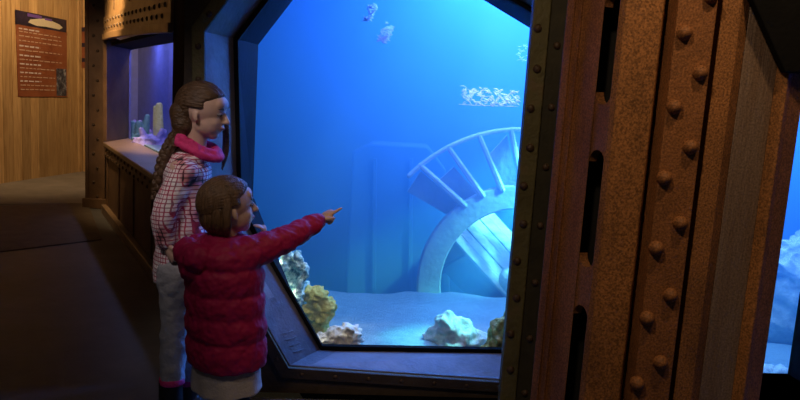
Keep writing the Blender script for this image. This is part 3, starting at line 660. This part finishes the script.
# ------------------------------------------------------------------ people
def smooth_path(pts, n=4):
    pts = [Vector(p) for p in pts]; out_ = []
    for i in range(len(pts)-1):
        p0 = pts[max(i-1, 0)]; p1 = pts[i]; p2_ = pts[i+1]; p3 = pts[min(i+2, len(pts)-1)]
        for k in range(n):
            t = k/n; out_.append(.5*((2*p1)+(p2_-p0)*t+(2*p0-5*p1+4*p2_-p3)*t*t+(3*p1-p0-3*p2_+p3)*t**3))
    return out_+[pts[-1]]
def interp(vals, n=4):
    out_ = []
    for i in range(len(vals)-1): out_ += [lerp(vals[i], vals[i+1], (1-math.cos(pi*k/n))/2) for k in range(n)]
    return out_+[vals[-1]]
def limb(mb, pts, rad, n=16, k=5, puff=None, **kw):
    P = smooth_path(pts, k); R_ = interp(rad, k)
    if puff: R_ = [r*(1+puff*abs(math.sin(i*pi/ (len(P)/kw.get('bands', 5))))) for i, r in enumerate(R_)]
    return mb.tube(P, R_, n)
def hand(mb, W, d, palm, L, curls, thumb_side, open_=1.0):
    """wrist W, finger direction d, palm normal (faces where the fingers curl to), L hand length, curls per finger"""
    d = d.normalized(); palm = (palm-d*palm.dot(d)).normalized(); side = d.cross(palm).normalized()*thumb_side   # towards the thumb
    pl = L*.48; wd_ = L*.40
    mb.tube([W-d*L*.1, W+d*pl*.25, W+d*pl*.7, W+d*pl*.98], [L*.13, L*.17, L*.215, L*.19], 14, flat=.55, up=palm)
    for k, c in enumerate(curls):
        off = (1.5-k)/3*wd_*.80; ln = L*(.44, .50, .46, .36)[k]; r = L*(.058, .06, .056, .048)[k]
        p = W+d*pl*.88+side*off; pts = [p]; a = 0
        for sgm, f in enumerate((.42, .33, .25)):
            a += c*(1.0, 1.15, .7)[sgm]; dd = d*math.cos(a)+palm*math.sin(a)+side*(.06*(1.5-k) if c < .3 else 0); pts.append(pts[-1]+dd.normalized()*ln*f)
        mb.tube(smooth_path(pts, 3), interp([r, r*.98, r*.9, r*.75], 3), 10)
    t0 = W+d*pl*.28+side*wd_*.40; t1 = t0+(d*.75+side*.55+palm*.35).normalized()*L*.20; t2 = t1+(d*.9+palm*.45-side*.15*open_).normalized()*L*.17
    mb.tube([t0-side*L*.05, t0, t1, t2], [L*.07, L*.075, L*.06, L*.045], 10)
def head_pieces(mb, T, h):
    """child's head, height h, local: x forward, y left, z up, origin at head centre"""
    mb.T = T; s = h
    mb.ball((-.05*s, 0, .10*s), (.455*s, .375*s, .405*s), nu=28, nv=20)          # cranium
    mb.ball((.10*s, 0, -.17*s), (.29*s, .285*s, .31*s), nu=24, nv=16)             # face
    mb.ball((.20*s, 0, -.385*s), (.125*s, .15*s, .105*s))                          # chin
    mb.ball((.06*s, .13*s, -.25*s), (.2*s, .14*s, .16*s)); mb.ball((.06*s, -.13*s, -.25*s), (.2*s, .14*s, .16*s))
    mb.ball((.21*s, .13*s, -.17*s), (.14*s, .12*s, .11*s)); mb.ball((.21*s, -.13*s, -.17*s), (.14*s, .12*s, .11*s))   # cheeks
    mb.ball((.30*s, 0, .17*s), (.12*s, .24*s, .14*s))                              # forehead
    mb.tube([(.375*s, 0, .02*s), (.43*s, 0, -.08*s), (.465*s, 0, -.135*s)], [.035*s, .045*s, .05*s], 12)   # nose
    mb.ball((.43*s, .04*s, -.145*s), (.04*s, .035*s, .03*s)); mb.ball((.43*s, -.04*s, -.145*s), (.04*s, .035*s, .03*s))
    mb.ball((.375*s, 0, -.245*s), (.045*s, .085*s, .024*s)); mb.ball((.362*s, 0, -.29*s), (.045*s, .07*s, .026*s))   # lips
    for y in (1, -1):
        mb.ball((-.02*s, y*.37*s, -.08*s), (.062*s, .03*s, .092*s), Euler((0, -.2, y*.35)).to_matrix()); mb.ball((.0, y*.37*s, -.14*s), (.045*s, .03*s, .05*s))
    mb.T = Matrix()
def face_bits(parent, T, h):
    s = h
    for y in (1, -1):
        m_ = MB(); m_.T = T; m_.ball((.335*s, y*.145*s, -.01*s), (.05*s, .06*s, .032*s)); ey = m_.build('eye', m_eye, parent, smooth=True)
        m_ = MB(); m_.T = T; m_.ball((.372*s, y*.142*s, -.012*s), (.022*s, .036*s, .03*s)); m_.build('iris', m_iris, ey, smooth=True)
        m_ = MB(); m_.T = T; m_.tube([(.385*s, y*.07*s, .085*s), (.395*s, y*.14*s, .105*s), (.345*s, y*.21*s, .085*s)], [.014*s, .017*s, .009*s], 8); m_.build('eyebrow', m_hair_old, parent, smooth=True)
    m_ = MB(); m_.T = T; m_.tube([(.375*s, .085*s, -.265*s), (.41*s, .04*s, -.262*s), (.416*s, 0, -.264*s), (.41*s, -.04*s, -.262*s), (.375*s, -.085*s, -.265*s)], [.005*s, .011*s, .013*s, .011*s, .005*s], 8); m_.build('lips', m_lip, parent, smooth=True)
def hair_cap(T, h, face_open, low, seed, grow=1.07, strands=46):
    """hair shell: stays outside the skull where hair grows, dives inside it at the face"""
    m_ = MB(); m_.T = T; s = h
    def fn(d):
        front = d.x; hl = face_open + 1.7*max(0, d.z-.22)     # hairline
        a = (front - hl)*7
        side = abs(d.y)
        if d.z < -.05: a = max(a, (front + .02 + .18*max(0, min(1, (side-.45)*4)))*7)
        if d.z < low: a = max(a, (low-d.z)*8)
        m = 1/(1+math.exp(max(-30, min(30, a*2.2))))
        ang = math.atan2(d.y, d.z+.25); st = .012*math.sin(ang*strands+3*noise.noise(d*3)) + .012*noise.noise(Vector((ang*14, d.x*2, seed)))
        return lerp(.80, grow+st, m)
    m_.ball((-.055*s, 0, .085*s), (.46*s, .385*s, .425*s), nu=160, nv=90, fn=fn); m_.T = Matrix(); return m_
def tmat(p, yaw_, pitch=0, roll=0):
    return Matrix.Translation(p) @ (Matrix.Rotation(yaw_, 4, 'Z') @ Matrix.Rotation(pitch, 4, 'Y') @ Matrix.Rotation(roll, 4, 'X'))

# ---- older girl, profile to the right
Y1 = 2.58
og_f = Vector((at(178, 410, Y1).x, Y1, 0))
hc = at(204, 111, 2.60); hh = .202
TH = tmat(hc, math.radians(-4), math.radians(6))
rsh, lsh = at(180, 170, 2.49), at(196, 168, 2.72)
relb, rwri = at(165, 213, 2.46), at(166, 240, 2.47)
lelb, lwri = at(197, 218, 2.74), at(212, 244, 2.72)
rhip, lhip = at(178, 272, 2.53), at(190, 272, 2.66)
rkn, rank = at(175, 322, 2.53), at(172, 380, 2.52)
lkn, lank = at(192, 322, 2.66), at(187, 380, 2.66)
b = MB(); head_pieces(b, TH, hh)
b.tube([hc+Vector((-.03, 0, -.05)), at(195, 147, 2.60), at(189, 160, 2.60)], [.046, .042, .05], 14)
b.tube(smooth_path([at(189, 160, 2.60), at(187, 195, 2.6), at(184, 240, 2.6), at(183, 272, 2.6)], 4), interp([.06, .085, .075, .085], 4), 16)
b.tube([rsh, at(188, 165, 2.6), lsh], [.04, .055, .04], 12)
for S, E_, W_ in ((rsh, relb, rwri), (lsh, lelb, lwri)): limb(b, [S, E_, W_], [.036, .030, .021], 12)
hd = Vector((.35, -.05, -1)); hand(b, rwri+hd.normalized()*.005, hd, Vector((.8, .55, .1)), .125, (.5, .55, .6, .65), 1)
hand(b, lwri, Vector((.5, 0, -.9)), Vector((.5, -.8, .2)), .125, (.5, .55, .6, .65), -1)
for S, E_, W_ in ((rhip, rkn, rank), (lhip, lkn, lank)):
    limb(b, [S, E_, W_], [.065, .043, .03], 14)
    ft = Vector((W_.x, W_.y, .03)); b.tube([W_, ft+Vector((0, 0, .02)), ft+Vector((.06, 0, 0)), ft+Vector((.12, 0, -.008))], [.03, .032, .026, .018], 12)
og = fuse(b, 'person', m_skin, None, .0042, 3, org=og_f)
face_bits(og, TH, hh)
b = hair_cap(TH, hh, .40, -.52, 2); hr = b.build('hair', m_hair_old, og, smooth=True)
# braids: one down the back, a loose strand in front
def braid(pts, r, n, parent, name='braid'):
    P = smooth_path(pts, n); m_ = MB()
    for i in range(len(P)-1):
        t = (P[i+1]-P[i]).normalized(); sd = t.cross(Vector((0, 1, 0))).normalized(); q = i/(len(P)-1); rr = r*(1-.45*q)
        m_.ball(P[i]+sd*rr*.45*(-1)**i, (rr*.85, rr*.85, rr*1.25), nu=10, nv=8)
    m_.tube(P, [r*.6*(1-.5*i/len(P)) for i in range(len(P))], 8)
    return m_.build(name, m_hair_old, parent, smooth=True)
braid([at(183, 128, 2.58), at(172, 142, 2.54), at(163, 158, 2.52), at(157, 180, 2.50), at(154, 200, 2.50)], .021, 6, hr)
b = MB()
for k in range(7):
    o_ = Vector((random.uniform(-.008, .008), random.uniform(-.01, .01), 0)); b.tube(smooth_path([at(222, 100, 2.66)+o_*.4, at(226, 128, 2.68)+o_, at(226, 150, 2.68)+o_*1.2, at(223, 170-k, 2.68)+o_*.6], 5), interp([.006, .007, .006, .002], 5), 8)
b.build('loose_strand', m_hair_old, hr, smooth=True)
b = MB(); limb(b, [hc+Vector((-.07, -.02, -.01)), at(183, 126, 2.57), at(181, 136, 2.56)], [.05, .042, .022], 14); b.build('hair_knot', m_hair_old, hr, smooth=True)
# jacket
def torso(mb, rows, yaw_, n=36, sub=6, bulge=0.0, seams=None):
    """rows: (centre, half width across the facing, half depth along it)"""
    f_ = Vector((math.cos(yaw_), math.sin(yaw_), 0)); l_ = Vector((-f_.y, f_.x, 0)); rs = []
    cs = smooth_path([r[0] for r in rows], sub); ws = interp([r[1] for r in rows], sub); ds = interp([r[2] for r in rows], sub)
    for c, w, d in zip(cs, ws, ds):
        k = 1.0
        if seams:
            for a_, b_ in zip(seams[:-1], seams[1:]):
                if b_ <= c.z <= a_: k = 1+bulge*(math.sin(pi*(c.z-b_)/(a_-b_))**.6) if a_ > b_ else 1
        ring = []
        for i in range(n):
            an = 2*pi*i/n; ca, sa = math.cos(an), math.sin(an)
            ring.append(c + f_*d*k*math.copysign(abs(ca)**.85, ca) + l_*w*k*math.copysign(abs(sa)**.85, sa))
        rs.append(ring)
    return mb.rings(rs)
def wr(fr, amp): return lambda p: amp*noise.noise(p*fr)+amp*.5*noise.noise(p*fr*2.3)
b = MB()
torso(b, [(at(194, 149, 2.6), .055, .052), (at(189, 158, 2.6), .105, .068), (at(187, 172, 2.6), .130, .086), (at(186, 200, 2.6), .128, .094), (at(183, 235, 2.6), .122, .094), (at(181, 262, 2.6), .126, .096), (at(181, 279, 2.6), .126, .096)], math.radians(8))
limb(b, [rsh+Vector((.012, .01, -.004)), relb, rwri], [.053, .047, .036], 16, 8); limb(b, [lsh, lelb, lwri], [.05, .045, .034], 16, 6)
fuse(b, 'jacket', m_jacket, og, .0055, 5, disp=wr(24, .005))
b = MB()
# magenta collar / scarf
cc = at(197, 143, 2.6); rs = []
for k in range(28):
    a = 2*pi*k/28; r_ = .062+.006*math.sin(3*a+1); p = cc+Vector((math.cos(a)*r_*1.12, math.sin(a)*r_, -.030*math.cos(a)+.005*math.sin(2*a))); rs.append(p)
b.tube(rs+[rs[0], rs[1]], .0165, 12)
rs2 = [p+Vector((math.cos(2*pi*k/28)*.012, math.sin(2*pi*k/28)*.012, -.020)) for k, p in enumerate(rs)]; b.tube(rs2+[rs2[0], rs2[1]], .0155, 12)
fuse(b, 'scarf', m_pink, og, .0045, 2, disp=wr(40, .004))
b = MB()
for S, E_, W_ in ((rhip, rkn, rank), (lhip, lkn, lank)): limb(b, [S, E_, W_+Vector((0, 0, .012))], [.078, .054, .046], 16, 6)
b.tube([rhip+Vector((0, .02, .01)), lhip+Vector((0, -.02, .01))], .082, 16)
fuse(b, 'jeans', m_jeans, og, .0055, 4, disp=wr(26, .005))
for W_ in (rank, lank):
    z_ = W_.z; m_ = MB(); m_.tube([(W_.x, W_.y, z_+.012), (W_.x, W_.y, z_-.012)], .047, 18, caps=False); sc2 = m_.build('sock', m_pink, og, smooth=True, bevel=.003); tag(sc2, 'pink sock cuff')
    m_ = MB(); m_.tube([(W_.x-.005, W_.y, z_-.008), (W_.x, W_.y, .05)], [.044, .046], 16); m_.tube([(W_.x-.012, W_.y, .036), (W_.x+.05, W_.y, .034), (W_.x+.105, W_.y, .028)], [.036, .036, .028], 14); m_.box((W_.x+.045, W_.y, .006), (.19, .07, .012))
    fuse(m_, 'boot', m_shoe, og, .005, 3)
tag(og, 'taller girl in white and pink checked jacket and magenta scarf, looking into the tank', 'person')

# ---- younger girl, seen from behind, pointing
yf = math.radians(38); f2 = Vector((math.cos(yf), math.sin(yf), 0)); l2 = Vector((-f2.y, f2.x, 0)); Y2 = 2.34
hc2 = at(229, 206, Y2); h2 = .196
TY = tmat(hc2, math.radians(29), math.radians(-9))
yb = at(226, 330, Y2); yg_f = Vector((yb.x, Y2, 0))
cz = lambda px_, py_: at(px_, py_, Y2)
rs_, ls_ = cz(240, 252)-l2*.085, cz(222, 246)+l2*.105
rs_ = at(250, 254, 2.30); re_, rw_ = at(284, 240, 2.40), at(318, 221, 2.52)
ls_ = at(200, 248, 2.43); le_ = at(236, 278, 2.56); lw_ = at(264, 241, 2.52)
b = MB(); head_pieces(b, TY, h2)
b.tube([hc2-f2*.01+Vector((0, 0, -.04)), cz(226, 236), cz(225, 250)], [.042, .038, .045], 14)
b.tube(smooth_path([cz(225, 250), cz(225, 285), cz(226, 330), cz(227, 362)], 4), interp([.06, .085, .085, .09], 4), 16)
b.tube([rs_, cz(225, 252), ls_], [.038, .05, .038], 12)
limb(b, [rs_, re_, rw_], [.033, .027, .02], 12); limb(b, [ls_, le_, lw_], [.033, .027, .02], 12)
hdir = at(335, 209, 2.575)-rw_; W2_ = rw_+hdir.normalized()*.004
hand(b, W2_, hdir, Vector((.25, .15, -1)), .112, (.02, 1.15, 1.25, 1.3), -1)
hand(b, lw_, at(264, 224, 2.50)-lw_, Vector((-.7, -.3, .2)), .10, (.45, .5, .55, .6), 1)
hipr, hipl = cz(228, 365)-l2*.05, cz(228, 365)+l2*.05
for S in (hipr, hipl):
    b.tube(smooth_path([S, Vector((S.x, S.y, .16)), Vector((S.x, S.y, .05))], 4), interp([.06, .042, .03], 4), 14)
    b.tube([Vector((S.x, S.y, .035)), Vector((S.x, S.y, .03))+f2*.05, Vector((S.x, S.y, .025))+f2*.09], [.028, .026, .02], 12)
yg = fuse(b, 'person', m_skin, None, .0036, 3, org=yg_f)
face_bits(yg, TY, h2)
b = hair_cap(TY, h2, .42, -.75, 7, grow=1.085, strands=60)
hy = b.build('hair', m_hair_young, yg, smooth=True)
b = MB()     # length falling into the collar
for k in range(34):
    a = math.radians(lerp(112, 244, k/33)); rr = .086+random.uniform(-.004, .004); dd = f2*math.cos(a)+l2*math.sin(a)
    p0 = hc2+dd*rr*.80+Vector((0, 0, .03)); p1 = hc2+dd*rr+Vector((0, 0, -.045)); p2 = hc2+dd*rr*.62+Vector((0, 0, -.086-random.uniform(0, .010)))
    b.tube(smooth_path([p0, p1, p2], 4), interp([.013, .0125, .007], 4), 8)
b.build('back_hair', m_hair_young, hy, smooth=True)
seams = [cz(224, y).z for y in (240, 263, 288, 310, 333, 361)]
b = MB()
torso(b, [(cz(228, 234), .058, .056), (cz(226, 241), .105, .085), (cz(225, 252), .128, .105), (cz(224, 272), .137, .118), (cz(225, 300), .137, .120), (cz(226, 330), .139, .122), (cz(227, 361), .137, .122)], yf, 44, 10, .075, seams)
def puff_arm(mb, S, E_, W_, r0, r1, bands):
    P = smooth_path([S, E_, W_], 18); n = len(P); R_ = [lerp(r0, r1, i/(n-1))*(1+.09*abs(math.sin(pi*bands*i/(n-1)))) for i in range(n)]; mb.tube(P, R_, 20)
puff_arm(b, rs_+Vector((-.02, 0, -.006)), re_, rw_-hdir.normalized()*.006, .058, .033, 5); puff_arm(b, ls_, le_, lw_, .056, .036, 5)
# hood lying on the back, stand-up collar
bk = -f2
for (dx_, dz_, r_) in ((0, 0, (.085, .05, .055)), (.05, .012, (.05, .05, .05)), (-.05, .012, (.05, .05, .05)), (0, -.035, (.07, .045, .045))):
    b.ball(cz(220, 256)+bk*.095+l2*dx_+Vector((0, 0, dz_)), (r_[1], r_[0], r_[2]), Matrix.Rotation(yf, 3, 'Z'))
ck = [cz(227, 241)+f2*.058*math.cos(2*pi*k/24)*1.05+l2*.062*math.sin(2*pi*k/24)+Vector((0, 0, -.008*math.cos(2*pi*k/24))) for k in range(24)]
b.tube(ck+[ck[0], ck[1]], .022, 12)
fuse(b, 'puffer_jacket', m_puffer, yg, .0045, 3, disp=wr(34, .0045))
b = MB()
torso(b, [(cz(227, 345), .115, .10), (cz(227, 358), .120, .105), (cz(226, 372), .126, .112), (cz(226, 386), .130, .116)], yf, 48, 5)
fuse(b, 'skirt', m_skirt, yg, .0045, 2, disp=lambda p: .002*math.sin(math.atan2(p.y-Y2, p.x-yg_f.x)*9)*max(0, (cz(226, 352).z-p.z)*9))
b = MB()
for S in (hipr, hipl): b.tube(smooth_path([S+Vector((0, 0, -.05)), Vector((S.x, S.y, .16)), Vector((S.x, S.y, .045))], 4), interp([.066, .049, .037], 4), 14)
b.build('leggings', m_leg, yg, smooth=True)
for S in (hipr, hipl):
    b = MB(); b.tube([Vector((S.x, S.y, .06))-f2*.0, Vector((S.x, S.y, .037))+f2*.035, Vector((S.x, S.y, .03))+f2*.10], [.041, .038, .028], 14); b.tube([Vector((S.x, S.y, .012))-f2*.02, Vector((S.x, S.y, .012))+f2*.105], [.036, .032], 14, flat=.34, up=(0, 0, 1))
    fuse(b, 'shoe', m_shoe, yg, .004, 2)
tag(yg, 'small girl in crimson puffer jacket seen from behind, pointing at the glass', 'person')

# ------------------------------------------------------------------ light
def lamp(name, kind, loc_, to, power, color, size=.2, spot=60, blend=.6, size_y=None):
    ld = bpy.data.lights.new(name, kind); ld.energy = power; ld.color = color; o = bpy.data.objects.new(name, ld); C.objects.link(o)
    o.location = loc_; o.rotation_euler = (Vector(to)-Vector(loc_)).to_track_quat('-Z', 'Y').to_euler()
    if kind == 'AREA':
        ld.size = size
        if size_y: ld.shape = 'RECTANGLE'; ld.size_y = size_y
    else: ld.shadow_soft_size = size
    if kind == 'SPOT': ld.spot_size = math.radians(spot); ld.spot_blend = blend
    return o
lamp('tank_lamp', 'AREA', (1.75, 4.9, 2.62), (1.75, 4.9, 0), 1500, (.055, .185, 1), 3.2, size_y=2.8)
lamp('tank_spill_fill', 'SPOT', (.45, 3.75, 2.3), (-.70, 2.7, .80), 160, (.06, .22, 1), .15, 84, .7)  # unseen spot added to throw the water's blue glow onto the girls
lamp('coral_fill', 'SPOT', (-.79, 3.60, .50), (-.32, 3.49, .10), 40, (1, 1, .86), .04, 56, .5)  # unseen side spot added low behind the trim to brighten the corals
lamp('coral_top_lamp', 'SPOT', (-.22, 3.2, 1.83), (-.40, 3.55, .18), 62, (1, .99, .84), .04, 26, .6)
lamp('wheel_lamp', 'SPOT', (1.7, 4.55, 1.75), (.66, 5.0, .40), 2600, (.08, .60, 1), .06, 34, .6)
lamp('rock_fill', 'SPOT', (.74, 3.70, .95), (.29, 3.64, .16), 150, (.14, .80, 1), .04, 26, .6)  # unseen spot added behind the jamb to brighten the pale rock
lamp('glint_fill', 'SPOT', (.48, 3.95, 2.55), (.46, 3.78, 1.36), 170, (.75, .9, 1), .03, 17, .5)  # unseen narrow spot added to whiten the modelled glints
lamp('column_lamp', 'SPOT', (.98, 1.5, 2.45), (.78, 2.1, 1.2), 22, (1, .66, .34), .05, 75, .8)
lamp('corridor_lamp', 'SPOT', (-.25, .85, 2.75), (.50, 2.4, 1.35), 54, (1, .72, .44), .08, 76, .9)
lamp('girls_lamp', 'SPOT', (-1.15, 1.0, 2.5), (-.86, 2.6, 1.05), 40, (1, .84, .80), .10, 28, 1)
lamp('aisle_lamp', 'SPOT', (-.9, .5, 2.75), (-.55, 2.35, .75), 13, (1, .84, .78), .12, 34, 1)
lamp('hood_lamp', 'SPOT', (-2.75, 5.6, 2.75), (-2.45, 6.1, 2.0), 300, (1, .68, .34), .06, 62, .9)
lamp('wall_lamp', 'SPOT', (-3.3, 7.6, 3.3), (-4.7, 8.9, 1.2), 230, (1, .66, .33), .08, 95, .9)
for k in range(4): lamp('small_tank_lamp', 'AREA', al(-1.2+k*.95, .40, 1.86), al(-1.2+k*.95, .46, .7), 4.5, (.42, .46, 1), .14)
lamp('alcove_lamp', 'SPOT', (-2.6, 4.6, 2.45), (-2.9, 7.1, 1.15), 60, (1, .74, .52), .1, 34, .9)
w = bpy.data.worlds.new('world'); bpy.context.scene.world = w; w.use_nodes = True
w.node_tree.nodes['Background'].inputs[0].default_value = (.5, .42, .36, 1); w.node_tree.nodes['Background'].inputs[1].default_value = .03
